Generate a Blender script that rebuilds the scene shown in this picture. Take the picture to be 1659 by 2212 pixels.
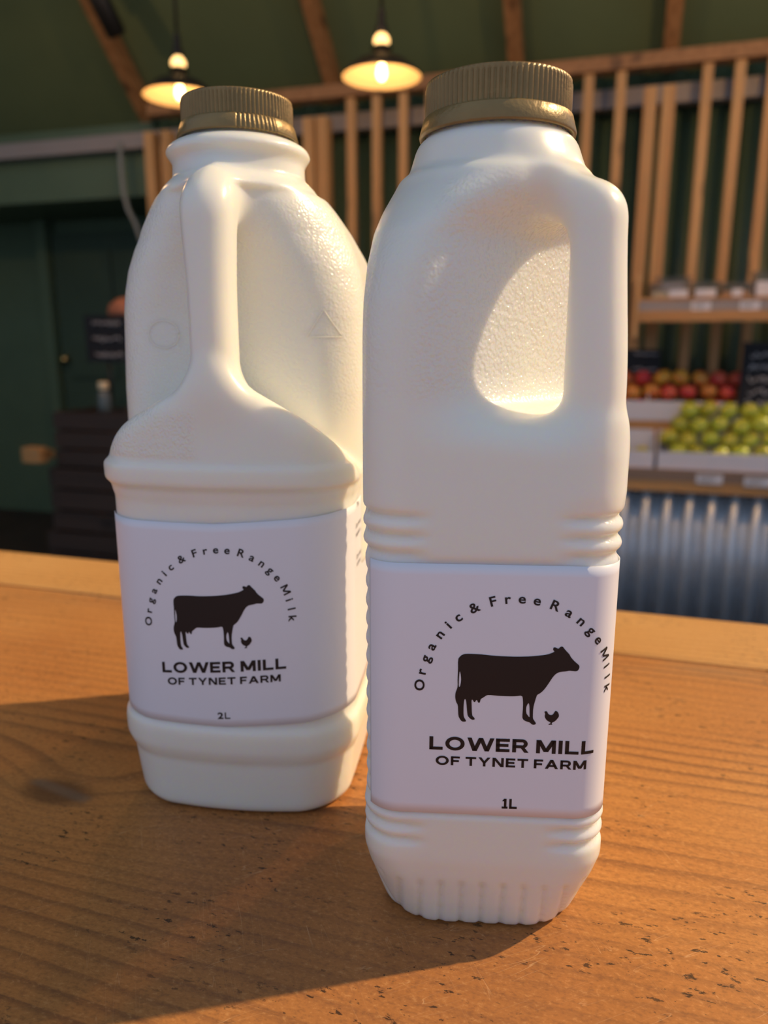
import bpy, bmesh, math, random
import numpy as np
from mathutils import Vector, Matrix

for o in list(bpy.data.objects):
    bpy.data.objects.remove(o)
S = bpy.context.scene
COL = S.collection
random.seed(7)
R = math.radians

# ------------------------------------------------------------------ camera
PSI = R(17.0)                 # the camera looks 17 degrees left of the shop's back-wall normal
ZT, ZC = 0.90, 1.089          # counter top, lens height
F_PX = 1640.0
cam_d = bpy.data.cameras.new('camera')
cam = bpy.data.objects.new('camera', cam_d)
COL.objects.link(cam)
cam.location = (0, 0, ZC)
cam.rotation_euler = (R(90 - 12.7), 0, PSI)
cam_d.sensor_fit = 'VERTICAL'
cam_d.sensor_height = 36.0
cam_d.lens = F_PX / 2212.0 * 36.0
cam_d.clip_start = 0.01
cam_d.dof.use_dof = True
cam_d.dof.focus_distance = 0.235
cam_d.dof.aperture_fstop = 9.5
S.camera = cam

# ------------------------------------------------------------------ world, sun, exposure
wd = bpy.data.worlds.new('sky'); S.world = wd; wd.use_nodes = True
bg = wd.node_tree.nodes['Background']
bg.inputs[0].default_value = (0.63, 0.76, 1.0, 1)
bg.inputs[1].default_value = 0.52
SUN_AZ = R(60.5)              # right of the back-wall normal
SUN_EL = R(42)
sd = bpy.data.lights.new('sun', 'SUN'); sun = bpy.data.objects.new('sun', sd); COL.objects.link(sun)
sd.energy = 4.3; sd.color = (1.0, 0.72, 0.40); sd.angle = R(0.9)
sv = Vector((math.sin(SUN_AZ) * math.cos(SUN_EL), math.cos(SUN_AZ) * math.cos(SUN_EL), math.sin(SUN_EL)))
sun.rotation_euler = sv.to_track_quat('Z', 'Y').to_euler()
sun.location = (6, 4, 5)
vs = S.view_settings
vs.view_transform = 'Standard'; vs.look = 'None'; vs.gamma = 1.0; vs.use_curve_mapping = False
vs.exposure = 0.0

# ------------------------------------------------------------------ helpers
def tag(o, label=None, cat=None, group=None, kind=None):
    if label: o['label'] = label
    if cat: o['category'] = cat
    if group: o['group'] = group
    if kind: o['kind'] = kind
    return o

def empty(name, loc=(0, 0, 0), rz=0.0):
    o = bpy.data.objects.new(name, None); COL.objects.link(o)
    o.empty_display_size = 0.03
    o.location = loc; o.rotation_euler = (0, 0, rz)
    return o

def link(name, me, mat, parent=None, loc=None, rot=None):
    o = bpy.data.objects.new(name, me); COL.objects.link(o)
    if mat is not None and not me.materials: me.materials.append(mat)
    if parent is not None: o.parent = parent
    if loc is not None: o.location = loc
    if rot is not None: o.rotation_euler = rot
    return o

def mesh_bm(name, bm, smooth=False):
    me = bpy.data.meshes.new(name); bm.to_mesh(me); bm.free()
    if smooth:
        for p in me.polygons: p.use_smooth = True
    return me

def mesh_py(name, v, f, smooth=False):
    me = bpy.data.meshes.new(name); me.from_pydata([tuple(map(float, q)) for q in v], [], f); me.update()
    if smooth: me.polygons.foreach_set('use_smooth', [True] * len(me.polygons))
    return me

def add_box(bm, x0, x1, y0, y1, z0, z1, bev=0.0):
    m = Matrix.Translation(((x0 + x1) / 2, (y0 + y1) / 2, (z0 + z1) / 2)) @ Matrix.Diagonal((x1 - x0, y1 - y0, z1 - z0, 1))
    r = bmesh.ops.create_cube(bm, size=1.0, matrix=m)
    if bev > 0:
        es = {e for v in r['verts'] for e in v.link_edges}
        bmesh.ops.bevel(bm, geom=list(es), offset=bev, segments=2, profile=0.7, affect='EDGES')

def box(name, b, mat, parent=None, bev=0.0):
    bm = bmesh.new(); add_box(bm, *b, bev=bev)
    return link(name, mesh_bm(name, bm), mat, parent)

def lathe_mesh(name, prof, n=48, smooth=True, cap0=False, cap1=False):
    v, f = [], []
    for (r, z) in prof:
        for i in range(n):
            a = 2 * math.pi * i / n; v.append((r * math.cos(a), r * math.sin(a), z))
    for k in range(len(prof) - 1):
        for i in range(n):
            j = (i + 1) % n; f.append((k * n + i, k * n + j, (k + 1) * n + j, (k + 1) * n + i))
    if cap0: f.append(tuple(reversed(range(n))))
    if cap1: f.append(tuple(range((len(prof) - 1) * n, len(prof) * n)))
    return mesh_py(name, v, f, smooth)

def tube_mesh(name, pts, r, n=8):
    v, f = [], []
    pts = [Vector(p) for p in pts]
    for k, p in enumerate(pts):
        d = (pts[min(k + 1, len(pts) - 1)] - pts[max(k - 1, 0)]).normalized()
        a = d.orthogonal().normalized() if k == 0 else (pa - d * pa.dot(d)).normalized()
        pa = a; b = d.cross(a)
        for i in range(n):
            t = 2 * math.pi * i / n; v.append(p + (a * math.cos(t) + b * math.sin(t)) * r)
    for k in range(len(pts) - 1):
        for i in range(n):
            j = (i + 1) % n; f.append((k * n + i, k * n + j, (k + 1) * n + j, (k + 1) * n + i))
    f.append(tuple(reversed(range(n)))); f.append(tuple(range((len(pts) - 1) * n, len(pts) * n)))
    return mesh_py(name, v, f, True)

# ------------------------------------------------------------------ materials
def new_mat(name):
    m = bpy.data.materials.new(name); m.use_nodes = True
    nt = m.node_tree
    return m, nt, nt.nodes['Principled BSDF']

def N(nt, t, **kw):
    n = nt.nodes.new(t)
    for k, v in kw.items():
        if k.startswith('i_'): n.inputs[int(k[2:])].default_value = v
        else: setattr(n, k, v)
    return n

def simple(name, col, rough=0.5, metal=0.0, spec=0.5, var=0.0, vscale=20.0, bump=0.0, bscale=200.0, stretch=(1, 1, 1)):
    m, nt, b = new_mat(name)
    b.inputs['Base Color'].default_value = (*col, 1)
    b.inputs['Roughness'].default_value = rough
    b.inputs['Metallic'].default_value = metal
    b.inputs['Specular IOR Level'].default_value = spec
    tc = N(nt, 'ShaderNodeTexCoord'); mp = N(nt, 'ShaderNodeMapping'); mp.inputs['Scale'].default_value = stretch
    nt.links.new(tc.outputs['Object'], mp.inputs[0])
    if var > 0:
        no = N(nt, 'ShaderNodeTexNoise'); no.inputs['Scale'].default_value = vscale; no.inputs['Detail'].default_value = 4
        nt.links.new(mp.outputs[0], no.inputs['Vector'])
        mx = N(nt, 'ShaderNodeMix', data_type='RGBA')
        mx.inputs[6].default_value = (*[c * (1 - var) for c in col], 1); mx.inputs[7].default_value = (*[min(1, c * (1 + var)) for c in col], 1)
        nt.links.new(no.outputs[0], mx.inputs[0]); nt.links.new(mx.outputs[2], b.inputs['Base Color'])
    if bump > 0:
        n2 = N(nt, 'ShaderNodeTexNoise'); n2.inputs['Scale'].default_value = bscale
        nt.links.new(mp.outputs[0], n2.inputs['Vector'])
        bp = N(nt, 'ShaderNodeBump'); bp.inputs['Strength'].default_value = bump; bp.inputs['Distance'].default_value = 0.002
        nt.links.new(n2.outputs[0], bp.inputs['Height']); nt.links.new(bp.outputs[0], b.inputs['Normal'])
    return m

def emit(name, col, s):
    m, nt, b = new_mat(name)
    b.inputs['Base Color'].default_value = (*col, 1)
    b.inputs['Emission Color'].default_value = (*col, 1); b.inputs['Emission Strength'].default_value = s
    return m

def timber(name, c0, c1, axis=2, scale=1.0, rough=0.6):
    """sawn softwood: grain streaks along one axis plus darker knots"""
    m, nt, b = new_mat(name)
    tc = N(nt, 'ShaderNodeTexCoord'); mp = N(nt, 'ShaderNodeMapping')
    sc = [40 * scale] * 3; sc[axis] = 1.6 * scale
    mp.inputs['Scale'].default_value = sc
    nt.links.new(tc.outputs['Object'], mp.inputs[0])
    no = N(nt, 'ShaderNodeTexNoise'); no.inputs['Scale'].default_value = 1.0; no.inputs['Detail'].default_value = 5
    nt.links.new(mp.outputs[0], no.inputs['Vector'])
    cr = N(nt, 'ShaderNodeValToRGB'); cr.color_ramp.elements[0].color = (*c0, 1); cr.color_ramp.elements[1].color = (*c1, 1)
    cr.color_ramp.elements[0].position = 0.3; cr.color_ramp.elements[1].position = 0.7
    nt.links.new(no.outputs[0], cr.inputs[0])
    mp2 = N(nt, 'ShaderNodeMapping'); s2 = [9.0] * 3; s2[axis] = 4.5; mp2.inputs['Scale'].default_value = s2
    nt.links.new(tc.outputs['Object'], mp2.inputs[0])
    vo = N(nt, 'ShaderNodeTexVoronoi'); vo.inputs['Scale'].default_value = 1.0
    nt.links.new(mp2.outputs[0], vo.inputs['Vector'])
    k = N(nt, 'ShaderNodeMapRange', interpolation_type='SMOOTHSTEP'); k.inputs[1].default_value = 0.10; k.inputs[2].default_value = 0.28
    k.inputs[3].default_value = 0.45; k.inputs[4].default_value = 1.0
    nt.links.new(vo.outputs['Distance'], k.inputs[0])
    mx = N(nt, 'ShaderNodeMix', data_type='RGBA', blend_type='MULTIPLY'); mx.inputs[0].default_value = 1.0
    nt.links.new(cr.outputs[0], mx.inputs[6]); nt.links.new(k.outputs[0], mx.inputs[7])
    nt.links.new(mx.outputs[2], b.inputs['Base Color'])
    b.inputs['Roughness'].default_value = rough
    return m

def counter_wood(name, light, mid, dark, knot=None):
    """varnished plank with growth rings running along X, a knot, open-grain cracks and scratches"""
    m, nt, b = new_mat(name)
    L = nt.links.new
    def math_(op, a, c=None, d=None):
        n = N(nt, 'ShaderNodeMath', operation=op)
        for i, q in enumerate((a, c, d)):
            if q is None: continue
            if isinstance(q, (int, float)): n.inputs[i].default_value = q
            else: L(q, n.inputs[i])
        return n.outputs[0]
    def rng(v, a, c, lo, hi):
        n = N(nt, 'ShaderNodeMapRange', interpolation_type='SMOOTHSTEP')
        L(v, n.inputs[0])
        for i, q in enumerate((a, c, lo, hi)): n.inputs[i + 1].default_value = q
        return n.outputs[0]
    def noise(vec, scale, sc3, detail=3.0, rough=0.5):
        mp = N(nt, 'ShaderNodeMapping'); mp.inputs['Scale'].default_value = sc3; L(vec, mp.inputs[0])
        n = N(nt, 'ShaderNodeTexNoise'); n.inputs['Scale'].default_value = scale; n.inputs['Detail'].default_value = detail
        n.inputs['Roughness'].default_value = rough
        L(mp.outputs[0], n.inputs['Vector']); return n.outputs[0]
    def mixc(f, a, c, mode='MIX'):
        n = N(nt, 'ShaderNodeMix', data_type='RGBA', blend_type=mode)
        L(f, n.inputs[0]) if not isinstance(f, float) else setattr(n.inputs[0], 'default_value', f)
        for i, q in ((6, a), (7, c)):
            if isinstance(q, tuple): n.inputs[i].default_value = (*q, 1)
            else: L(q, n.inputs[i])
        return n.outputs[2]
    tc = N(nt, 'ShaderNodeTexCoord').outputs['Object']
    sp = N(nt, 'ShaderNodeSeparateXYZ'); L(tc, sp.inputs[0])
    x, y = sp.outputs[0], sp.outputs[1]
    big = noise(tc, 1.0, (2.2, 7.0, 1), 2)
    med = noise(tc, 1.0, (9.0, 40.0, 1), 2)
    v = math_('ADD', math_('MULTIPLY', y, 118.0), math_('ADD', math_('MULTIPLY', big, 5.0), math_('MULTIPLY', med, 0.8)))
    if knot:
        kx, ky = knot
        dx = math_('MULTIPLY', math_('SUBTRACT', x, kx), 50.0); dy = math_('MULTIPLY', math_('SUBTRACT', y, ky), 92.0)
        r2 = math_('ADD', math_('MULTIPLY', dx, dx), math_('MULTIPLY', dy, dy))
        rk = math_('SQRT', r2)
        g = math_('EXPONENT', math_('MULTIPLY', r2, -0.06))
        v = math_('ADD', v, math_('MULTIPLY', g, math_('SUBTRACT', 3.0, math_('MULTIPLY', rk, 0.6))))
    fr = math_('FRACT', v)
    late = math_('MULTIPLY', rng(fr, 0.45, 0.88, 0, 1), rng(fr, 0.90, 1.0, 1, 0))
    fade = rng(noise(tc, 1.0, (3.0, 14.0, 1), 2), 0.35, 0.66, 0.25, 1.0)
    late = math_('MULTIPLY', late, fade)
    fib = noise(tc, 1.0, (60.0, 1500.0, 1), 3, 0.6)
    blot = noise(tc, 1.0, (5.0, 8.0, 1), 3)
    c = mixc(rng(blot, 0.3, 0.7, 0, 1), light, mid)
    c = mixc(math_('MULTIPLY', late, 0.78), c, dark)
    c = mixc(math_('MULTIPLY', rng(fib, 0.35, 0.65, 0, 1), 0.45), c, mid)
    fz = noise(tc, 1.0, (420.0, 700.0, 1), 4, 0.75)
    c = mixc(math_('MULTIPLY', rng(fz, 0.48, 0.66, 0, 1), 0.40), c, dark)
    c = mixc(math_('MULTIPLY', rng(fz, 0.46, 0.32, 0, 1), 0.35), c, (0.66, 0.36, 0.14))
    gs = math_('MULTIPLY', math_('EXPONENT', math_('MULTIPLY', math_('POWER', math_('MULTIPLY', math_('SUBTRACT', y, 0.452), 110.0), 2.0), -1.0)), rng(noise(tc, 1.0, (7.0, 30.0, 1), 3), 0.40, 0.62, 0.0, 0.7))
    c = mixc(gs, c, (0.20, 0.155, 0.105))
    # open-grain cracks and pits
    cr1 = noise(tc, 1.0, (170.0, 420.0, 1), 4, 0.7)
    msk = rng(noise(tc, 1.0, (14.0, 22.0, 1), 3), 0.43, 0.58, 0, 1)
    pit = math_('MULTIPLY', rng(cr1, 0.598, 0.64, 0, 1), msk)
    c = mixc(math_('MULTIPLY', pit, 0.85), c, (0.012, 0.008, 0.006))
    # fine pale scratches: level lines of a smooth warped field
    def scratch(rot, sc, seed):
        mp = N(nt, 'ShaderNodeMapping'); mp.inputs['Rotation'].default_value = (0, 0, rot); mp.inputs['Location'].default_value = (seed, seed * .7, 0)
        L(tc, mp.inputs[0])
        f1 = noise(mp.outputs[0], 1.0, (18.0, sc, 1), 1, 0.4)
        f2 = noise(mp.outputs[0], 1.0, (30.0, 60.0, 1), 2)
        d = math_('ABSOLUTE', math_('SUBTRACT', f1, 0.53))
        return math_('MULTIPLY', rng(d, 0.0, 0.006, 1, 0), rng(f2, 0.52, 0.6, 0, 1))
    s1 = scratch(R(55), 330.0, 1.3); s2 = scratch(R(-38), 280.0, 4.1)
    ss = math_('MAXIMUM', s1, s2)
    c = mixc(math_('MULTIPLY', ss, 0.55), c, (0.62, 0.36, 0.17))
    if knot:
        c = mixc(rng(rk, 0.45, 1.15, 0.80, 0.0), c, (0.07, 0.032, 0.018))
        kd = math_('ABSOLUTE', math_('ADD', math_('SUBTRACT', math_('MULTIPLY', dy, 1.0), 0.15), math_('MULTIPLY', dx, 0.35)))
        grey = math_('MULTIPLY', rng(kd, 0.05, 0.4, 1, 0), rng(rk, 0.75, 1.0, 1, 0))
        c = mixc(math_('MULTIPLY', grey, 0.55), c, (0.16, 0.13, 0.105))
    L(c, b.inputs['Base Color'])
    rg = math_('ADD', 0.34, math_('MULTIPLY', fib, 0.25)); L(rg, b.inputs['Roughness'])
    b.inputs['Specular IOR Level'].default_value = 0.38
    hgt = math_('SUBTRACT', math_('MULTIPLY', fib, 0.25), math_('ADD', math_('MULTIPLY', late, 0.25), math_('ADD', pit, math_('MULTIPLY', ss, 0.4))))
    bp = N(nt, 'ShaderNodeBump'); bp.inputs['Strength'].default_value = 0.28; bp.inputs['Distance'].default_value = 0.0006
    L(hgt, bp.inputs['Height']); L(bp.outputs[0], b.inputs['Normal'])
    return m

def milk_plastic(name):
    """frosted translucent polythene full of milk; pebbled where the 'pebble' attribute says"""
    m, nt, b = new_mat(name); L = nt.links.new
    b.inputs['Base Color'].default_value = (0.89, 0.885, 0.81, 1)
    b.inputs['Subsurface Weight'].default_value = 1.0
    b.inputs['Subsurface Radius'].default_value = (1.0, 0.80, 0.42)
    b.inputs['Subsurface Scale'].default_value = 0.0055
    b.inputs['Roughness'].default_value = 0.27
    b.inputs['Specular IOR Level'].default_value = 0.5
    tc = N(nt, 'ShaderNodeTexCoord').outputs['Object']
    at = N(nt, 'ShaderNodeAttribute', attribute_name='pebble')
    n1 = N(nt, 'ShaderNodeTexNoise'); n1.inputs['Scale'].default_value = 1000; n1.inputs['Detail'].default_value = 0.5
    L(tc, n1.inputs['Vector'])
    n2 = N(nt, 'ShaderNodeTexNoise'); n2.inputs['Scale'].default_value = 90; n2.inputs['Detail'].default_value = 2.0
    L(tc, n2.inputs['Vector'])
    mu = N(nt, 'ShaderNodeMath', operation='MULTIPLY'); L(n1.outputs[0], mu.inputs[0]); L(at.outputs['Fac'], mu.inputs[1])
    ad = N(nt, 'ShaderNodeMath', operation='MULTIPLY_ADD'); L(n2.outputs[0], ad.inputs[0]); ad.inputs[1].default_value = 0.25; L(mu.outputs[0], ad.inputs[2])
    bp = N(nt, 'ShaderNodeBump'); bp.inputs['Strength'].default_value = 0.8; bp.inputs['Distance'].default_value = 0.0009
    L(ad.outputs[0], bp.inputs['Height']); L(bp.outputs[0], b.inputs['Normal'])
    return m

M = {}
M['milk'] = milk_plastic('milk_filled_plastic')
M['cap'] = simple('bronze_cap_plastic', (0.27, 0.185, 0.070), 0.34, 0.30, 0.5, var=0.25, vscale=160, bump=0.10, bscale=900)
M['cap'].node_tree.nodes['Principled BSDF'].inputs['Subsurface Weight'].default_value = 0.25
M['cap'].node_tree.nodes['Principled BSDF'].inputs['Subsurface Scale'].default_value = 0.002
M['paper'] = simple('label_paper', (0.84, 0.86, 0.95), 0.36, 0, 0.45, var=0.012, vscale=60)
M['mark'] = simple('raised_plastic', (0.95, 0.94, 0.85), 0.3, 0, 0.5, var=0.02, vscale=60)
M['ink'] = simple('black_ink', (0.012, 0.009, 0.010), 0.45, 0, 0.4, var=0.1, vscale=40)
M['plank'] = counter_wood('counter_plank_wood', (0.50, 0.235, 0.070), (0.39, 0.155, 0.043), (0.14, 0.060, 0.030), knot=(-0.220, 0.238))
M['plank2'] = counter_wood('counter_back_plank_wood', (0.56, 0.315, 0.115), (0.50, 0.26, 0.085), (0.36, 0.17, 0.055))
M['pine'] = timber('slat_pine', (0.42, 0.215, 0.075), (0.60, 0.36, 0.15), 2)
M['pine_x'] = timber('shelf_pine', (0.40, 0.19, 0.06), (0.58, 0.32, 0.12), 0)
M['pine_dark'] = timber('rafter_pine', (0.25, 0.115, 0.040), (0.40, 0.20, 0.075), 1)
M['green'] = simple('green_cladding', (0.075, 0.120, 0.070), 0.42, 0, 0.4, var=0.35, vscale=2.5)
M['green_ceiling'] = simple('green_ceiling_board', (0.125, 0.165, 0.078), 0.5, 0, 0.4, var=0.15, vscale=3)
M['green_wall'] = simple('green_painted_board', (0.11, 0.165, 0.10), 0.5, 0, 0.4, var=0.15, vscale=4)
M['door'] = simple('green_door_paint', (0.060, 0.095, 0.062), 0.45, 0, 0.4, var=0.2, vscale=4)
M['dark'] = simple('black_metal', (0.012, 0.012, 0.012), 0.45, 0, 0.4, var=0.2, vscale=15)
M['grey'] = simple('grey_tray_metal', (0.32, 0.29, 0.28), 0.5, 0.0, 0.4, var=0.08, vscale=6)
M['zinc'] = simple('galvanised_sheet', (0.55, 0.61, 0.68), 0.38, 0.5, 0.5, var=0.15, vscale=14)
M['floor'] = simple('dark_floor_concrete', (0.045, 0.038, 0.032), 0.7, 0, 0.3, var=0.3, vscale=5)
M['slate'] = simple('chalkboard_slate', (0.012, 0.013, 0.017), 0.6, 0, 0.3, var=0.3, vscale=30)
M['chalk'] = simple('chalk_marks', (0.45, 0.45, 0.48), 0.9, 0, 0.1, var=0.3, vscale=200)
M['card'] = simple('white_card', (0.70, 0.70, 0.74), 0.6, 0, 0.3, var=0.04, vscale=20)
M['tray'] = simple('pale_tray_card', (0.66, 0.66, 0.72), 0.6, 0, 0.3, var=0.06, vscale=12)
M['cream'] = simple('cream_enamel', (0.85, 0.68, 0.42), 0.35, 0, 0.5, var=0.03, vscale=20)
M['brass'] = simple('brass_holder', (0.75, 0.52, 0.20), 0.22, 1.0, 0.5, var=0.1, vscale=60)
M['bulb'] = emit('lit_bulb', (1.0, 0.62, 0.24), 14)
M['glow'] = emit('bulb_leak_glow', (1.0, 0.60, 0.22), 2.6)  # emission imitating bulb light that leaks out of the lamp holder
M['cable'] = simple('white_cable', (0.30, 0.32, 0.30), 0.5, 0, 0.4, var=0.05, vscale=20)
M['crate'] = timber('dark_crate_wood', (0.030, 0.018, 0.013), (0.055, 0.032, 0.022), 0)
M['terra'] = simple('salmon_bread_crust', (0.42, 0.17, 0.10), 0.7, 0, 0.3, var=0.3, vscale=40)
M['glass'] = simple('bottle_glass', (0.20, 0.24, 0.24), 0.1, 0, 0.5, var=0.05, vscale=10)
M['glass'].node_tree.nodes['Principled BSDF'].inputs['Transmission Weight'].default_value = 0.5
M['clear'] = simple('clear_tub_plastic', (0.85, 0.85, 0.86), 0.08, 0, 0.5, var=0.02, vscale=10)
M['clear'].node_tree.nodes['Principled BSDF'].inputs['Transmission Weight'].default_value = 0.92
M['clear'].node_tree.nodes['Principled BSDF'].inputs['IOR'].default_value = 1.15
def fruit_mat(name, a, c, scale=18):
    m, nt, b = new_mat(name); L = nt.links.new
    oi = N(nt, 'ShaderNodeObjectInfo'); tc = N(nt, 'ShaderNodeTexCoord')
    va = N(nt, 'ShaderNodeVectorMath', operation='ADD'); L(tc.outputs['Object'], va.inputs[0]); L(oi.outputs['Random'], va.inputs[1])
    no = N(nt, 'ShaderNodeTexNoise'); no.inputs['Scale'].default_value = scale; L(va.outputs[0], no.inputs['Vector'])
    cr = N(nt, 'ShaderNodeValToRGB'); cr.color_ramp.elements[0].position = 0.38; cr.color_ramp.elements[1].position = 0.62
    cr.color_ramp.elements[0].color = (*a, 1); cr.color_ramp.elements[1].color = (*c, 1)
    L(no.outputs[0], cr.inputs[0]); L(cr.outputs[0], b.inputs['Base Color']); b.inputs['Roughness'].default_value = 0.3
    return m
M['red'] = fruit_mat('red_skin', (0.55, 0.03, 0.04), (0.72, 0.12, 0.06))
M['orange'] = fruit_mat('orange_skin', (0.62, 0.12, 0.04), (0.72, 0.33, 0.05))
M['yellow'] = fruit_mat('yellow_skin', (0.80, 0.46, 0.04), (0.76, 0.24, 0.05))
M['lime'] = fruit_mat('green_skin', (0.42, 0.50, 0.04), (0.58, 0.58, 0.07))
M['olive'] = fruit_mat('olive_green_skin', (0.34, 0.35, 0.025), (0.52, 0.48, 0.05))

# ------------------------------------------------------------------ setting
box('floor', (-4.2, 3.0, -2.5, 4.6, -0.06, 0.0), M['floor'])['kind'] = 'structure'
SL = math.tan(R(43))
YW, ZW = 3.42, 2.13                                   # back wall plane and eaves height
def zc_(y): return ZW + (YW - y) * SL                 # sloping ceiling
XR = 1.05
bm = bmesh.new()
vs_ = [bm.verts.new(p) for p in ((-4.2, YW + .05, zc_(YW + .05)), (XR, YW + .05, zc_(YW + .05)), (XR, 0.2, zc_(0.2)), (-4.2, 0.2, zc_(0.2)))]
vt_ = [bm.verts.new((v.co.x, v.co.y, v.co.z + .06)) for v in vs_]
bm.faces.new(vs_); bm.faces.new(list(reversed(vt_)))
for i in range(4): bm.faces.new((vs_[i], vt_[i], vt_[(i + 1) % 4], vs_[(i + 1) % 4]))
bmesh.ops.recalc_face_normals(bm, faces=bm.faces)
ceiling = link('ceiling', mesh_bm('ceiling', bm), M['green_ceiling']); ceiling['kind'] = 'structure'
def rafter(x, w=0.045, d=0.10, y0=3.36, y1=0.4):
    bm = bmesh.new()
    q = []
    for (y, dz) in ((y0, -d), (y0, -0.002), (y1, -0.002), (y1, -d)):
        for sx in (-1, 1): q.append(bm.verts.new((x + sx * w / 2, y, zc_(y) + dz)))
    for f in ((0, 2, 3, 1), (2, 4, 5, 3), (4, 6, 7, 5), (6, 0, 1, 7), (0, 6, 4, 2), (1, 3, 5, 7)): bm.faces.new([q[i] for i in f])
    bmesh.ops.recalc_face_normals(bm, faces=bm.faces)
    return link('rafter', mesh_bm('rafter', bm), M['pine_dark'], ceiling)
for x in (-2.185, -1.245, -0.47, 0.105): rafter(x, .055)

# corrugated back wall behind the slats (one profiled sheet, vertical ribs)
def corrugated(name, x0, x1, z0, z1, y, pitch, amp, mat, parent=None, thick=0.004):
    n = int((x1 - x0) / pitch * 16); v, f = [], []
    for i in range(n + 1):
        x = x0 + (x1 - x0) * i / n
        yy = y - amp * math.tanh(1.8 * math.sin(2 * math.pi * (x - x0) / pitch)) / math.tanh(1.8)
        v += [(x, yy, z0), (x, yy, z1), (x, yy + thick, z1), (x, yy + thick, z0)]
    for i in range(n):
        a, c = 4 * i, 4 * i + 4
        f += [(a, c, c + 1, a + 1), (a + 1, c + 1, c + 2, a + 2), (a + 2, c + 2, c + 3, a + 3), (a + 3, c + 3, c, a)]
    f += [(0, 1, 2, 3), (4 * n + 3, 4 * n + 2, 4 * n + 1, 4 * n)]
    return link(name, mesh_py(name, v, f, True), mat, parent)
wb = corrugated('wall_back', -2.19, XR, 0.0, zc_(YW) - .002, YW + .015, 0.152, 0.018, M['green']); wb['kind'] = 'structure'
# left stretch of the back wall: painted fascia over a deep dark door recess
wr = box('wall_back_recess', (-4.2, -2.19, 3.98, 4.04, 0, 1.90), M['green_wall']); wr['kind'] = 'structure'
fa = box('trim_1', (-4.2, -2.19, 3.42, 3.98, 1.775, zc_(3.45)), M['green_wall'], bev=.004); fa['kind'] = 'structure'
jb = box('trim_2', (-2.25, -2.19, 3.42, 3.98, 0, 1.775), M['green_wall'], bev=.004); jb['kind'] = 'structure'
wl = box('wall_left', (-4.26, -4.2, 0.2, 4.04, 0, 3.6), M['green_wall']); wl['kind'] = 'structure'
dr = box('door_1', (-3.25, -2.36, 3.935, 3.98, 0, 1.70), M['door'], bev=.003); dr['kind'] = 'structure'
for (x0, x1, z0, z1) in ((-3.17, -2.85, .12, .75), (-3.17, -2.85, .87, 1.60), (-2.76, -2.44, .12, .75), (-2.76, -2.44, .87, 1.60)):
    box('door_panel', (x0, x1, 3.918, 3.936, z0, z1), M['door'], dr, bev=.006)
box('door_jamb', (-3.33, -3.26, 3.89, 3.98, 0, 1.775), M['green_wall'], dr, bev=.004)
box('door_jamb', (-2.35, -2.29, 3.89, 3.98, 0, 1.775), M['green_wall'], dr, bev=.004)
bl = lathe_mesh('door_handle', [(.0, -.03), (.022, -.03), (.026, -.012), (.012, 0), (.012, .03)], 16)
link('door_handle', bl, M['brass'], dr, (-3.20, 3.90, .98), (R(-90), 0, 0))

# grey cable tray along the whole wall
ct = empty('cable_tray', (-1.5, 3.39, 1.975))
tag(ct, 'long pale grey metal cable tray running along the back wall under the eaves', 'cable tray')
box('tray_floor', (-2.7, 2.5, -0.03, 0.026, 0.0, 0.006), M['grey'], ct)
box('tray_side', (-2.7, 2.5, -0.036, -0.03, 0.0, 0.068), M['grey'], ct)
box('tray_side', (-2.7, 2.5, 0.02, 0.026, 0.0, 0.068), M['grey'], ct)

# ------------------------------------------------------------------ timber slat screen
scr = empty('slat_screen', (-0.6, 3.27, 0))
tag(scr, 'tall screen of upright pine battens with double posts in front of the green wall', 'screen')
YS = 0.0
def slat(x, w=.036, d=.036, z0=0.0, z1=2.075, y=0.0, name='slat'):
    return box(name, (x + .6 - w / 2, x + .6 + w / 2, y - d / 2, y + d / 2, z0, z1), M['pine'], scr, bev=.002)
for x in (-1.84, -1.72, -1.60, -1.48, -1.141, -1.028, -0.914, -0.80, -0.687, -0.573, -0.46, -0.30, -0.182, -0.064, 0.237, 0.346, 0.455, 0.565, 0.675, 0.785):
    slat(x)
for x in (-2.085, -2.005, -1.315, -1.255, 0.043, 0.108):
    slat(x, .046, .07, 0, 2.0, -.026, 'post')
box('header', (-1.50, 1.62, -.035, .035, 2.075, 2.125), M['pine_dark'], scr, bev=.003)

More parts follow.
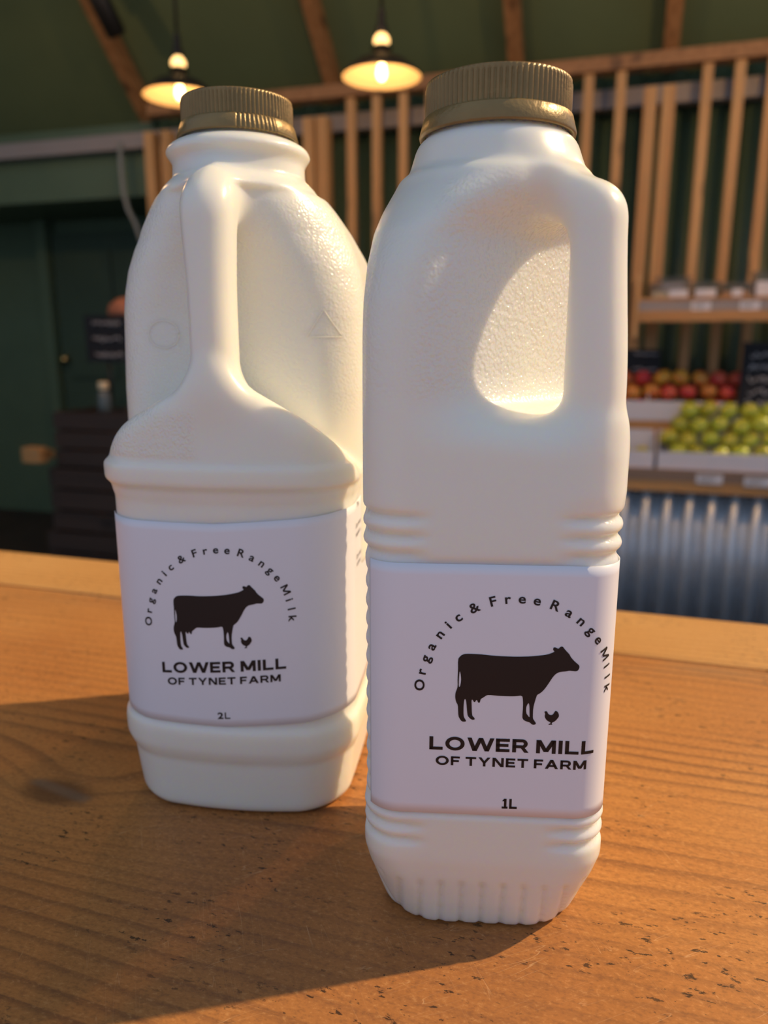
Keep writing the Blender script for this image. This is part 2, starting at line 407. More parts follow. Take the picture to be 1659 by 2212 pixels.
# ------------------------------------------------------------------ pendant lamps
def pendant(x, y, z, lab, en=1.1):
    e = empty('pendant_lamp', (x, y, z)); tag(e, lab, 'lamp', 'pendant lamps over the shop floor')
    outer = [(0.128, 0.0), (0.129, 0.004), (0.112, 0.022), (0.080, 0.046), (0.045, 0.062), (0.026, 0.070), (0.024, 0.088)]
    inner = [(0.1275, 0.001), (0.109, 0.019), (0.077, 0.042), (0.043, 0.058), (0.022, 0.064), (0.001, 0.066)]
    link('shade', lathe_mesh('shade', outer, 56), M['dark'], e)
    link('shade_lining', lathe_mesh('shade_lining', inner, 56), M['cream'], e)
    bp = [(0.0005, -0.010), (0.008, -0.007), (0.014, 0.002), (0.016, 0.012), (0.013, 0.028), (0.009, 0.042), (0.008, 0.062)]
    link('bulb', lathe_mesh('bulb', bp, 28), M['bulb'], e, (0, 0, .0))
    gl = [(0.018, 0.088), (0.023, 0.096), (0.026, 0.106), (0.022, 0.118), (0.013, 0.128)]
    link('leak_glow_collar', lathe_mesh('leak_glow_collar', gl, 10, smooth=False), M['glow'], e)  # self-lit collar put in for bulb light escaping through the holder vents
    ho = [(0.035, 0.086), (0.028, 0.092), (0.0255, 0.087)]
    link('lamp_ring', lathe_mesh('lamp_ring', ho, 28), M['dark'], e)
    hd = [(0.022, 0.128), (0.020, 0.145), (0.013, 0.158), (0.012, 0.190), (0.006, 0.205), (0.0045, 0.21)]
    link('lamp_holder', lathe_mesh('lamp_holder', hd, 24), M['dark'], e)
    link('cord', tube_mesh('cord', [(0, 0, .20), (0, 0, .5), (0, 0, zc_(y) - z + .01)], .006), M['dark'], e)
    ld = bpy.data.lights.new('lamp_light', 'POINT'); ld.energy = en; ld.color = (1.0, 0.56, 0.22); ld.shadow_soft_size = 0.024
    lo = bpy.data.objects.new('lamp_light', ld); COL.objects.link(lo); lo.parent = e; lo.location = (0, 0, -0.036)
    return e
pendant(-0.803, 2.60, 1.925, 'dark enamel pendant lamp with glowing cream inside, hanging between the two bottle caps')
pendant(-1.548, 2.60, 1.930, 'dark enamel pendant lamp half hidden behind the larger bottle cap')

# fill lamps in pendant form, added out of view to brighten screen and fruit
for (px_, lab) in ((-2.35, 'leftmost'), (-0.80, 'middle'), (0.60, 'rightmost')):
    pendant(px_, 2.05, 2.30, 'added unseen pendant fill lamp, %s of the row brightening screen and fruit' % lab, 17.0 if px_ > 0 else 7.5)

# black spotlight clamped to the left rafter
sp = empty('spotlight', (-2.075, 2.93, 2.40)); tag(sp, 'black cylindrical spotlight fixed to the leftmost rafter', 'spotlight')
axis = Vector((0.12, 0.62, -0.78)).normalized(); q = (-axis).to_track_quat('Z', 'Y').to_euler()
link('lamp_body', lathe_mesh('lamp_body', [(.001, -.10), (.034, -.10), (.040, -.094), (.040, .09), (.034, .10), (.001, .10)], 28), M['dark'], sp, (.02, -.02, -.02), q)
box('bracket', (-.03, .0, -.02, .02, 0.0, .06), M['dark'], sp)

# hanging white cable on the left
cb = link('hanging_cable', tube_mesh('hanging_cable', [(-2.325, 3.345, 2.00), (-2.325, 3.34, 1.90), (-2.318, 3.335, 1.78), (-2.295, 3.33, 1.70), (-2.262, 3.33, 1.64), (-2.235, 3.335, 1.55), (-2.225, 3.40, 1.40), (-2.222, 3.41, 1.0)], .011), M['cable'])
tag(cb, 'pale cable hanging down from the grey tray beside the post', 'cable')

# ------------------------------------------------------------------ dim corner behind the larger bottle
def crate(name, b, lab):
    x0, x1, y0, y1, z0, z1 = b
    e = empty(name, ((x0 + x1) / 2, (y0 + y1) / 2, z0)); tag(e, lab, 'crate', 'dark wooden crates stacked in the corner')
    hx, hy, h = (x1 - x0) / 2, (y1 - y0) / 2, z1 - z0
    n = 3
    for k in range(n):
        a, c = h * k / n + .004, h * (k + 1) / n - .006
        for (q) in ((-hx, hx, -hy, -hy + .012, a, c), (-hx, hx, hy - .012, hy, a, c), (-hx, -hx + .012, -hy + .013, hy - .013, a, c), (hx - .012, hx, -hy + .013, hy - .013, a, c)):
            box('board', q, M['crate'], e, bev=.002)
    for sx in (-1, 1):
        for sy in (-1, 1):
            box('corner_post', (sx * (hx - .024) - .011, sx * (hx - .024) + .011, sy * (hy - .024) - .011, sy * (hy - .024) + .011, 0, h), M['crate'], e)
    box('base_board', (-hx + .013, hx - .013, -hy + .013, hy - .013, .004, .016), M['crate'], e)
    return e
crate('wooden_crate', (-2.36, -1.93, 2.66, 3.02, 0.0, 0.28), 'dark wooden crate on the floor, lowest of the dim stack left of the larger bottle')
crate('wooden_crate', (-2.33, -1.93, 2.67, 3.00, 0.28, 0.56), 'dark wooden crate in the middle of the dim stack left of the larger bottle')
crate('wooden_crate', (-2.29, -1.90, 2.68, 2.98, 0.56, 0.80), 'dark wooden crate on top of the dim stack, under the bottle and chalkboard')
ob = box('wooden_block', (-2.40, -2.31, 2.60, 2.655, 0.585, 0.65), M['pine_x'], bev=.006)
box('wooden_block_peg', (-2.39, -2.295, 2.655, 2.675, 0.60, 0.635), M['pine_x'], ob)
tag(ob, 'small orange pine block sticking out left of the dark crates', 'block')
# chalkboard on a stalk
def scribble(parent, w, h, rows, y=-.0075, zc=0.0, seed=1, s=1.0):
    rnd = random.Random(seed)
    for k in range(rows):
        zz = zc + h * .34 - k * h * .70 / max(1, rows - 1) * s
        n = rnd.randint(5, 8); x = -w * .36 + rnd.random() * .1 * w; pts = []
        for i in range(n * 4):
            pts.append((x + i * w * .70 / (n * 4), y, zz + (rnd.random() - .5) * h * .10))
        link('chalk_line', tube_mesh('chalk_line', pts, .0022 * s + .0006, 5), M['chalk'], parent)
def chalkboard(name, loc, w, h, stalk, lab, rows=3, seed=1, rz=0.0):
    e = empty(name, loc, rz); tag(e, lab, 'chalkboard', 'small black chalkboard signs')
    bmx = bmesh.new(); add_box(bmx, -w / 2, w / 2, -.006, .006, stalk, stalk + h, bev=.003)
    bd = link('board', mesh_bm('board', bmx), M['slate'], e)
    for (a, c, z0, z1) in ((-w / 2 - .004, w / 2 + .004, stalk - .004, stalk + .006), (-w / 2 - .004, w / 2 + .004, stalk + h - .006, stalk + h + .004)):
        box('frame_bar', (a, c, -.009, .009, z0, z1), M['dark'], e, bev=.002)
    scribble(e, w, h, rows, zc=stalk + h / 2, seed=seed)
    if stalk > .03:
        link('stalk', tube_mesh('stalk', [(0, .004, 0), (0, .004, stalk + .02)], .008), M['dark'], e)
        link('foot', lathe_mesh('foot', [(.001, .012), (.034, .010), (.04, .004), (.04, 0), (.001, 0)], 20), M['dark'], e)
    return e
chalkboard('chalkboard_sign', (-2.065, 2.78, 0.80), .20, .185, .205, 'black chalkboard on a dark stalk in the corner left of the larger bottle', 3, 3)
gb = empty('small_bottle', (-2.055, 2.72, 0.80)); tag(gb, 'small clear bottle with a cream cap below the left chalkboard', 'bottle')
link('glass_body', lathe_mesh('glass_body', [(.001, 0), (.026, 0), (.029, .006), (.029, .07), (.022, .085), (.014, .092), (.013, .10), (.001, .10)], 24), M['glass'], gb)
link('bottle_cap', lathe_mesh('bottle_cap', [(.020, .094), (.021, .096), (.021, .118), (.019, .122), (.001, .122)], 24), M['cream'], gb)
# pale-salmon loaf on a wall shelf bracket behind the chalkboard
ls = empty('loaf_shelf', (-1.99, 3.06, 1.13)); tag(ls, 'small pine ledge on a dark upright behind the left chalkboard', 'shelf')
box('ledge', (-.16, .16, -.18, .09, .03, .048), M['pine_x'], ls, bev=.003)
box('upright', (-.02, .02, .05, .08, -1.13, .03), M['dark'], ls)
v_, f_ = [], []
lm = lathe_mesh('loaf_crust', [(.001, -.035), (.07, -.035), (.098, -.018), (.105, .0), (.095, .03), (.06, .055), (.02, .064), (.001, .065)], 28)
lf = link('round_loaf', lm, M['terra'], None, (-2.055, 2.955, 1.213)); lf.scale = (1.05, .75, 1.0)
tag(lf, 'round salmon-brown loaf peeping out above the left chalkboard', 'bread')

# ------------------------------------------------------------------ produce stand on the right
ps = empty('produce_stand', (0.40, 3.02, 0)); tag(ps, 'produce stand with corrugated metal front and pine shelf edge', 'stand')
corrugated('corrugated_panel', -.60, .85, 0.0, 0.545, -.055, 0.0765, .021, M['zinc'], ps)
box('front_board', (-.62, .87, -.095, -.075, .548, .632), M['pine_x'], ps, bev=.003)
M['grain_grey'] = timber('weathered_board', (0.20, 0.135, 0.095), (0.30, 0.21, 0.15), 0)
box('edge_strip', (-.62, .87, -.099, -.0955, .590, .632), M['grain_grey'], ps)
box('deck', (-.62, .87, -.0745, .18, .600, .618), M['pine_x'], ps)
box('back_step', (-.62, .87, .081, .18, .62, .788), M['pine_x'], ps)
for x in (-.58, .80): box('support', (x, x + .05, -.03, .17, 0, .599), M['pine'], ps)

def price_tag(x, y, z, lab, w=.075, h=.028):
    e = empty('price_tag', (x, y, z)); tag(e, lab, 'price tag', 'white price tags')
    box('card', (-w / 2, w / 2, -.002, 0, -h / 2, h / 2), M['card'], e)
    for k in range(3):
        box('print_line', (-w * .38, w * (.30 - .1 * k), -.0024, -.002, h * (.20 - .22 * k), h * (.27 - .22 * k)), M['slate'], e)
    return e
price_tag(.333, 2.9195, .603, 'white price tag on the lower shelf edge, left of the two under the green fruit', .088, .034)
price_tag(.492, 2.9195, .601, 'white price tag on the lower shelf edge, right of the two under the green fruit', .088, .034)

def tray(x0, x1, lab):
    e = empty('fruit_tray', ((x0 + x1) / 2, 3.0, .619)); tag(e, lab, 'tray', 'pale card trays under the green fruit')
    h = (x1 - x0) / 2
    box('tray_base', (-h, h, -.06, .075, 0, .006), M['tray'], e)
    box('front_lip', (-h, h, -.066, -.060, 0, .075), M['tray'], e, bev=.002)
    box('back_lip', (-h, h, .072, .076, 0, .14), M['tray'], e)
    for sx in (-h, h - .004):
        bm = bmesh.new()
        vv = [bm.verts.new(p) for p in ((sx, -.06, .006), (sx, .072, .006), (sx, .072, .14), (sx, -.06, .075), (sx + .004, -.06, .006), (sx + .004, .072, .006), (sx + .004, .072, .14), (sx + .004, -.06, .075))]
        for f in ((0, 1, 2, 3), (7, 6, 5, 4), (0, 4, 5, 1), (1, 5, 6, 2), (2, 6, 7, 3), (3, 7, 4, 0)): bm.faces.new([vv[i] for i in f])
        link('side_lip', mesh_bm('side_lip', bm), M['tray'], e)
tray(.152, .72, 'pale card tray heaped with green fruit')
tray(-.30, .140, 'pale card tray behind the smaller bottle, left of the green fruit')

def apple_mesh(name, r):
    prof = []
    for k in range(13):
        t = math.pi * k / 12
        rr = r * math.sin(t) * (1 + .06 * math.cos(t)) if 0 < k < 12 else .0008
        zz = -r * .93 * math.cos(t) + (r * .12 * math.exp(-((t) / .35) ** 2)) - (r * .20 * math.exp(-((math.pi - t) / .35) ** 2))
        prof.append((rr, zz))
    return lathe_mesh(name, prof, 18)
ap = {k: apple_mesh('fruit_' + k, .037) for k in ('red', 'orange', 'yellow', 'lime', 'olive')}
for k in ap: ap[k].materials.append(M[k])
rnd = random.Random(11)
def fruit(kind, x, y, z, name, lab, grp, s=1.0):
    o = bpy.data.objects.new(name, ap[kind]); COL.objects.link(o)
    o.location = (x, y, z); o.scale = (s, s, s * rnd.uniform(.92, 1.05))
    o.rotation_euler = (rnd.uniform(-.7, .7), rnd.uniform(-.7, .7), rnd.uniform(0, 6.3))
    tag(o, lab, 'fruit', grp)
ORD = ('first', 'second', 'third', 'fourth', 'fifth', 'sixth', 'seventh', 'eighth', 'ninth', 'tenth', 'eleventh', 'twelfth')
# green heap: rows climbing towards the wall
for row, (y, z) in enumerate(((2.978, .690), (3.022, .735), (3.044, .788), (3.074, .836))):
    x = (.225, .192, .225, .255)[row]; n = 0
    while x < .60:
        kind = 'lime' if rnd.random() < .68 else 'olive'
        fruit(kind, x + rnd.uniform(-.004, .004), y + rnd.uniform(-.004, .004), z + rnd.uniform(-.006, .006), 'green_apple',
              '%s apple, %s from left in the %s row of the green heap' % ('bright green' if kind == 'lime' else 'dull olive-green', ORD[n], ('front', 'second', 'third', 'topmost')[row]),
              'green apples heaped in the pale tray', rnd.uniform(.88, .96))
        x += .070; n += 1
for x, w in ((.030, 'left'), (.098, 'right')):
    fruit('olive', x, 3.0, .672, 'green_pear', 'olive fruit in the pale tray beside the smaller bottle, %s one' % w, 'olive fruit in the left tray', .9)
# back heap, red and yellow, in a raised bin
bn = empty('fruit_bin', (.36, 3.16, .790)); tag(bn, 'raised pale card bin behind the green apples, full of red fruit', 'bin')
box('bin_base', (-.45, .30, -.055, .05, 0, .006), M['tray'], bn)
box('bin_front', (-.45, .30, -.060, -.055, 0, .075), M['tray'], bn, bev=.002)
for (kx) in (-.45, -.252, .295): box('bin_divider', (kx, kx + .005, -.055, .05, .006, .10), M['tray'], bn)
names = {'red': 'deep red nectarine', 'orange': 'orange-red nectarine', 'yellow': 'yellow-blushed nectarine'}
for row, (y, z) in enumerate(((3.138, .838), (3.142, .898), (3.165, .950))):
    x = (.020, .052, .022)[row]; n = 0
    while x < .60:
        kind = rnd.choice(('red', 'red', 'orange', 'orange', 'yellow'))
        fruit(kind, x + rnd.uniform(-.004, .004), y + rnd.uniform(-.004, .004), z + rnd.uniform(-.006, .006), 'nectarine',
              '%s, %s from left in the %s row of the back heap' % (names[kind], ORD[n], ('bottom', 'middle', 'top')[row]), 'red and yellow nectarines behind the green apples', rnd.uniform(.84, .92))
        x += .068; n += 1
chalkboard('chalkboard_sign', (.085, 3.20, .80), .13, .085, .168, 'low black chalkboard standing in the red fruit at the edge of the smaller bottle', 2, 5)
chalkboard('chalkboard_sign', (.50, 3.09, .80), .15, .25, .03, 'tall black chalkboard with chalk writing at the right of the fruit', 5, 8)

# upper shelf with packed tubs
us = empty('upper_shelf', (.45, 3.10, 0)); tag(us, 'pine wall shelf with grey price strip above the fruit', 'shelf')
box('shelf_board', (-.40, .60, -.15, .10, 1.205, 1.225), M['pine_x'], us, bev=.002)
box('front_rail', (-.40, .60, -.170, -.150, 1.155, 1.192), M['pine_x'], us, bev=.003)
box('price_strip', (-.40, .60, -.165, -.151, 1.193, 1.226), M['grey'], us)
box('top_rail', (-.40, .60, -.168, -.150, 1.227, 1.238), M['pine_x'], us, bev=.002)
box('side_bracket', (-.415, -.40, -.16, .10, 1.10, 1.32), M['pine'], us, bev=.002)
price_tag(.255, 2.9345, 1.208, 'white price tag on the upper shelf strip, left of the two', .062, .03)
price_tag(.41, 2.9345, 1.208, 'white price tag on the upper shelf strip, right of the two', .062, .03)
def tub(x, y, w, d, h, fill, lab, lw=.5, lx=0.0):
    e = empty('food_tub', (x, y, 1.2255)); tag(e, lab, 'tub', 'packed tubs on the upper shelf')
    bm = bmesh.new(); add_box(bm, -w / 2, w / 2, -d / 2, d / 2, 0, h, bev=.008)
    link('tub_shell', mesh_bm('tub_shell', bm, True), M['clear'], e)
    bm = bmesh.new(); add_box(bm, -w / 2 + .006, w / 2 - .006, -d / 2 + .006, d / 2 - .006, .004, h * .62, bev=.006)
    link('contents', mesh_bm('contents', bm), fill, e)
    box('lid_rim', (-w / 2 - .004, w / 2 + .004, -d / 2 - .004, d / 2 + .004, h, h + .008), M['clear'], e, bev=.002)
    box('sticker', (lx - w * lw / 2, lx + w * lw / 2, -d / 2 - .0012, -d / 2 - .0004, h * .12, h * .72), M['card'], e)
M['flap'] = timber('oat_bake', (0.50, 0.24, 0.09), (0.62, 0.36, 0.16), 0)
M['pale'] = simple('pale_sponge', (0.75, 0.66, 0.42), .7, 0, .3, var=.15, vscale=60)
tub(.150, 3.02, .125, .10, .055, M['pale'], 'clear tub of pale cake with white sticker, leftmost on the upper shelf', .5, .03)
tub(.165, 3.13, .12, .09, .085, M['pale'], 'taller clear tub of pale cake behind the leftmost tub', .6)
tub(.272, 3.05, .085, .10, .06, M['flap'], 'clear tub of brown oat bake with white sticker, second along the upper shelf', .8)
tub(.372, 3.03, .095, .10, .055, M['flap'], 'clear tub of brown oat bake with small sticker, third along the upper shelf', .35)
tub(.482, 3.04, .11, .10, .09, M['card'], 'taller clear tub with a big white sticker at the right of the upper shelf', .9)

# ------------------------------------------------------------------ counter
ctr = empty('counter', (0, 0.12, 0)); tag(ctr, 'varnished orange-brown wooden counter with a worn scratched top', 'counter')
def plank(y0, y1, mat):
    bm = bmesh.new(); add_box(bm, -1.3, 1.0, y0, y1, ZT - .045, ZT, bev=.004)
    o = link('plank', mesh_bm('plank', bm), mat); o.parent = ctr; o.matrix_parent_inverse = Matrix.Translation((0, -.12, 0))
    return o
plank(-.22, .4635, M['plank']); plank(.4645, .545, M['plank2'])
for (x) in (-1.2, .82):
    for y in (-.2, .44):
        o = box('leg', (x, x + .07, y, y + .07, 0, ZT - .0455), M['crate']); o.parent = ctr; o.matrix_parent_inverse = Matrix.Translation((0, -.12, 0))

# ------------------------------------------------------------------ milk bottles: implicit surfaces meshed with surface nets
def smin(a, b, k):
    h = np.maximum(k - np.abs(a - b), 0) / k
    return np.minimum(a, b) - h * h * k * 0.25
def smax(a, b, k): return -smin(-a, -b, k)
def sstep(a, b, x):
    t = np.clip((x - a) / (b - a), 0, 1); return t * t * (3 - 2 * t)
def rbox2(x, y, hx, hy, r):
    qx = np.abs(x) - hx + r; qy = np.abs(y) - hy + r
    return np.minimum(np.maximum(qx, qy), 0) + np.sqrt(np.maximum(qx, 0) ** 2 + np.maximum(qy, 0) ** 2) - r
def table(z, pts, sig=0.0009):
    zs = np.arange(-.03, .33, .0002); zz, vv = zip(*pts); f = np.interp(zs, zz, vv)
    n = int(3 * sig / .0002); k = np.exp(-.5 * (np.arange(-n, n + 1) * .0002 / sig) ** 2); k /= k.sum()
    f = np.convolve(np.pad(f, n, mode='edge'), k, mode='valid')
    return np.interp(z, zs, f)

def surface_nets(fn, lo, hi, h):
    ax = [np.arange(lo[i], hi[i] + h, h) for i in range(3)]
    X, Y, Z = np.meshgrid(*ax, indexing='ij')
    F = fn(X, Y, Z).astype(np.float64); F[F == 0] = 1e-9
    s = F < 0; nx, ny, nz = F.shape
    acc = np.zeros((nx - 1, ny - 1, nz - 1, 3)); cnt = np.zeros((nx - 1, ny - 1, nz - 1))
    for d in range(3):
        o1, o2 = [k for k in range(3) if k != d]
        for a in (0, 1):
            for b in (0, 1):
                off = [0, 0, 0]; off[o1] = a; off[o2] = b; off2 = list(off); off2[d] = 1
                sl = tuple(slice(off[k], off[k] + F.shape[k] - 1) for k in range(3)); sl2 = tuple(slice(off2[k], off2[k] + F.shape[k] - 1) for k in range(3))
                f0, f1 = F[sl], F[sl2]; m = (f0 < 0) != (f1 < 0)
                t = np.where(m, f0 / np.where(m, f0 - f1, 1), 0)
                for k in range(3): acc[..., k] += np.where(m, (t if k == d else off[k]), 0)
                cnt += m
    act = cnt > 0; idx = -np.ones(act.shape, int); idx[act] = np.arange(act.sum())
    cell = np.argwhere(act); V = (cell + acc[act] / cnt[act][:, None]) * h + np.array(lo)
    quads = []
    for d in range(3):
        o1, o2 = [(1, 2), (2, 0), (0, 1)][d]
        sl = [slice(1, F.shape[k] - 1) for k in range(3)]; sl[d] = slice(0, F.shape[d] - 1); sl2 = list(sl); sl2[d] = slice(1, F.shape[d])
        a, b = s[tuple(sl)], s[tuple(sl2)]
        for flip, mask in ((False, a & ~b), (True, ~a & b)):
            p = np.argwhere(mask) + np.array([0 if k == d else 1 for k in range(3)])
            e1 = np.zeros(3, int); e1[o1] = 1; e2 = np.zeros(3, int); e2[o2] = 1
            q = np.stack([idx[tuple((p - e1 - e2).T)], idx[tuple((p - e2).T)], idx[tuple(p.T)], idx[tuple((p - e1).T)]], 1)
            quads.append(q[:, ::-1] if flip else q)
    Q = np.concatenate(quads)
    e = h * .25
    for _ in range(3):
        x, y, z = V.T; f = fn(x, y, z)
        g = np.stack([fn(x + e, y, z) - fn(x - e, y, z), fn(x, y + e, z) - fn(x, y - e, z), fn(x, y, z + e) - fn(x, y, z - e)], 1) / (2 * e)
        st = (f / np.maximum((g * g).sum(1), .05))[:, None] * g
        ln = np.linalg.norm(st, axis=1, keepdims=True); st *= np.minimum(1, .4 * h / np.maximum(ln, 1e-12))
        V = V - st
    return V, Q

def np_mesh(name, V, Q, attr=None):
    me = bpy.data.meshes.new(name)
    me.vertices.add(len(V)); me.vertices.foreach_set('co', V.astype(np.float32).ravel())
    me.loops.add(Q.size); me.loops.foreach_set('vertex_index', Q.astype(np.int32).ravel())
    me.polygons.add(len(Q)); me.polygons.foreach_set('loop_start', np.arange(0, Q.size, 4, dtype=np.int32))
    me.polygons.foreach_set('loop_total', np.full(len(Q), 4, dtype=np.int32))
    me.update(calc_edges=True); me.validate()
    me.polygons.foreach_set('use_smooth', [True] * len(me.polygons))
    if attr is not None:
        a = me.attributes.new('pebble', 'FLOAT', 'POINT'); a.data.foreach_set('value', attr.astype(np.float32))
    return me

# --- one-litre bottle (square, corner handle at front right)
W1 = 0.0385
H1 = [(-.01, .0328), (0, .0328), (.008, .0347), (.020, .0373), (.028, .0385), (.168, .0385), (.172, .0385), (.19, .0384), (.20, .0382), (.21, .0375), (.2196, .0361), (.226, .0340), (.2325, .0309),
      (.2345, .0298), (.2360, .0292), (.2368, .0272), (.2375, .0265), (.2415, .0252), (.2445, .0243), (.2470, .0228), (.2478, .0205), (.262, .0205)]
R1 = [(0, .0205), (.012, .0175), (.028, .012), (.19, .012), (.20, .0135), (.21, .0175), (.2196, .0235), (.226, .0275), (.2325, .0300), (.2350, .0292), (.2368, .0272), (.2375, .0265), (.2415, .0252), (.2445, .0243), (.2470, .0228), (.2478, .0205), (.262, .0205)]
G1 = [.1397, .1340, .1286, .0462, .0402, .0350]
def sdf1(x, y, z):
    h = table(z, H1); r = np.minimum(table(z, R1), h)
    core = rbox2(x, y, h, h, r)
    ax_, ay_ = np.abs(x), np.abs(y); mn = np.minimum(ax_, ay_)
    cm = sstep(.016, .0265, mn)
    gr = 0
    for g in G1: gr = gr + .0017 * np.exp(-((z - g) / .0013) ** 2)
    for k in range(12): gr = gr + .0008 * np.exp(-((z - (.0525 + k * .0062)) / .0017) ** 2)
    core = core + gr * cm
    core = core + .0006 * sstep(.0432, .0446, z) * sstep(.1284, .1268, z)
    # flutes round the foot
    u = np.where(ay_ > ax_, x, y); ph = np.abs(((u / .0066 + .5) % 1.0) - .5) * .0066
    core = core + .0009 * np.exp(-(ph / .0009) ** 2) * sstep(.0215, .018, z)
    s = (x - y) * .70710678; t = (x + y) * .70710678
    # diagonal recess behind the handle
    s0 = .0160 + .015 * sstep(.216, .240, z)
    zb = .1685 - .10 * (s - .0175)
    cut = smax(s0 - s, zb - z, .012)
    core = smax(core, -cut, .010)
    # handle
    ins = .0010 + .0022 * sstep(.172, .225, z) + .0028 * sstep(.168, .155, z)
    pr = rbox2(x, y, W1 - ins, W1 - ins, .012)
    pr = smax(pr, z - (.2372 - .42 * (s - .024)), .008)
    strip = smax(pr, np.abs(t) - .0080, .006)
    hole = smax(smax(s - .0315, z - (.2225 + .05 * (.03 - s)), .012), .150 - z, .004)
    strip = smax(strip, -hole, .007)
    strip = smax(smax(strip, .150 - z, .002), .004 - s, .004)
    d = smin(core, strip, .008)
    d = smax(d, -z, .003)
    return smax(d, z - .260, .002)

# --- two-litre bottle (broad, handle at the middle of the front)
A2, B2, BB2 = 0.0505, 0.0495, 0.080      # half width, front depth, back depth
O2 = [(-.01, .0056), (0, .0056), (.004, .0040), (.012, .0032), (.0225, .0022), (.0240, .0022), (.0262, .0010), (.030, -.0003), (.036, -.0004), (.0392, .0), (.0408, .0016), (.1305, .0016), (.1322, .0009), (.1355, .0006), (.1368, -.0013), (.1440, -.0014), (.1452, .0004), (.18, .0012)]
NK2 = [(.2436, .0312), (.2462, .0296), (.2488, .0270), (.2500, .0256), (.2550, .0254), (.2566, .0262), (.2588, .0279), (.2610, .0268), (.2628, .0240), (.2638, .0205), (.278, .0205)]
X2 = [(.10, .0520), (.17, .0514), (.20, .0499), (.208, .0492), (.216, .0477), (.224, .0449), (.232, .0411), (.239, .0368), (.2432, .0337)] + NK2
YF2 = [(.10, .0190), (.20, .0195), (.215, .0210), (.228, .0235), (.2432, .0272)] + NK2
YB2 = [(.10, .0740), (.19, .0740), (.205, .0710), (.216, .0650), (.224, .0560), (.232, .0475), (.239, .0385), (.2432, .0334)] + NK2
RR2 = [(.10, .019), (.20, .020), (.216, .024), (.228, .0285), (.2432, .0300)] + NK2
def sect2(x, y, o, r=.019):
    yc = (BB2 - B2) / 2; hy = (BB2 + B2) / 2; yy = y - yc
    y2 = yy * hy / (hy - .0080 * np.minimum(np.abs(x) / A2, 1.1) ** 2)
    x2 = x * A2 / (A2 - .0020 * np.minimum(np.abs(yy) / hy, 1.1) ** 2)
    return rbox2(x2, y2, A2 - o, hy - o, r)
def sdf2(x, y, z):
    o = table(z, O2, .0008)
    low = sect2(x, y, o)
    zs = .1795 - .56 * np.abs(x) - .45 * np.maximum(y + .040, 0) * (np.abs(y) < .06)
    low = smax(low, (z - zs) * .82, .007)
    hx = table(z, X2, .0005); yf = table(z, YF2, .0005); yb = table(z, YB2, .0005); r = np.minimum(table(z, RR2, .0005), np.minimum(hx, (yf + yb) / 2))
    core = rbox2(x, y - (yb - yf) / 2, hx, (yb + yf) / 2, r)
    core = smax(core, .10 - z, .002)
    ax_ = np.abs(x)
    hw = .0083 + .0012 * sstep(.20, .24, z)
    st = smax(ax_ - hw, -(y + B2 - .0008 - .006 * sstep(.172, .150, z)), .010)
    st = smax(st, z - (.2490 + .16 * (y + .040) - 1.6 * np.maximum(-.034 - y, 0) ** 1.4), .014)
    st = smax(smax(st, y + .010, .004), .13 - z, .002)
    hole = smax(smax(-(y + .0305), z - .2335, .014), .145 - z, .004)
    hole = smax(hole, y + .005, .002)
    st = smax(st, -hole, .007)
    d = smin(low, core, .004)
    d = smin(d, st, .008)
    d = smax(d, -z, .004)
    return smax(d, z - .276, .002)

def cap_mesh(name, r, z0, z1, n=88, depth=.00075):
    """ribbed side wall with plain rim and flat top"""
    m = n * 6; v, f = [], []
    prof = [(z0, 0), (z0 + .0004, 1), (z1 - .0016, 1), (z1 - .0010, .25), (z1 - .0002, 0), (z1, -1), (z1, -3), (z1 - .0006, -4)]
    for (z, k) in prof:
        for i in range(m):
            a = 2 * math.pi * i / m
            c = .5 + .5 * math.cos(a * n)
            if k >= 0: rr = r - depth * (1 - k) * .4 - depth * k * (1 - c ** .7)
            else: rr = {-1: r - .0014, -3: r - .0030, -4: r - .0036}[k]
            v.append((rr * math.cos(a), rr * math.sin(a), z))
    K = len(prof)
    for k in range(K - 1):
        for i in range(m):
            j = (i + 1) % m; f.append((k * m + i, k * m + j, (k + 1) * m + j, (k + 1) * m + i))
    f.append(tuple(range((K - 1) * m, K * m)))
    return mesh_py(name, v, f, True)

def ring_mesh(name, r0, r1, z0, z1, ribs=None):
    m = 420; v, f = [], []
    prof = [(r1 - .0016, z0 + .0003), (r1, z0), (r1 + .0002, z0 + .0008), (r0, z1 - .0004), (r0 - .0004, z1), (r0 - .0022, z1)]
    for q, (rr, z) in enumerate(prof):
        for i in range(m):
            a = 2 * math.pi * i / m; w = 0
            if ribs and ribs[0] < a < ribs[1] and 1 <= q <= 4: w = -.00065 * (.5 + .5 * math.cos(a * 84))
            v.append(((rr + w) * math.cos(a), (rr + w) * math.sin(a), z))
    K = len(prof)
    for k in range(K):
        for i in range(m):
            j = (i + 1) % m; kk = (k + 1) % K; f.append((k * m + i, k * m + j, kk * m + j, kk * m + i))
    return mesh_py(name, v, f, True)

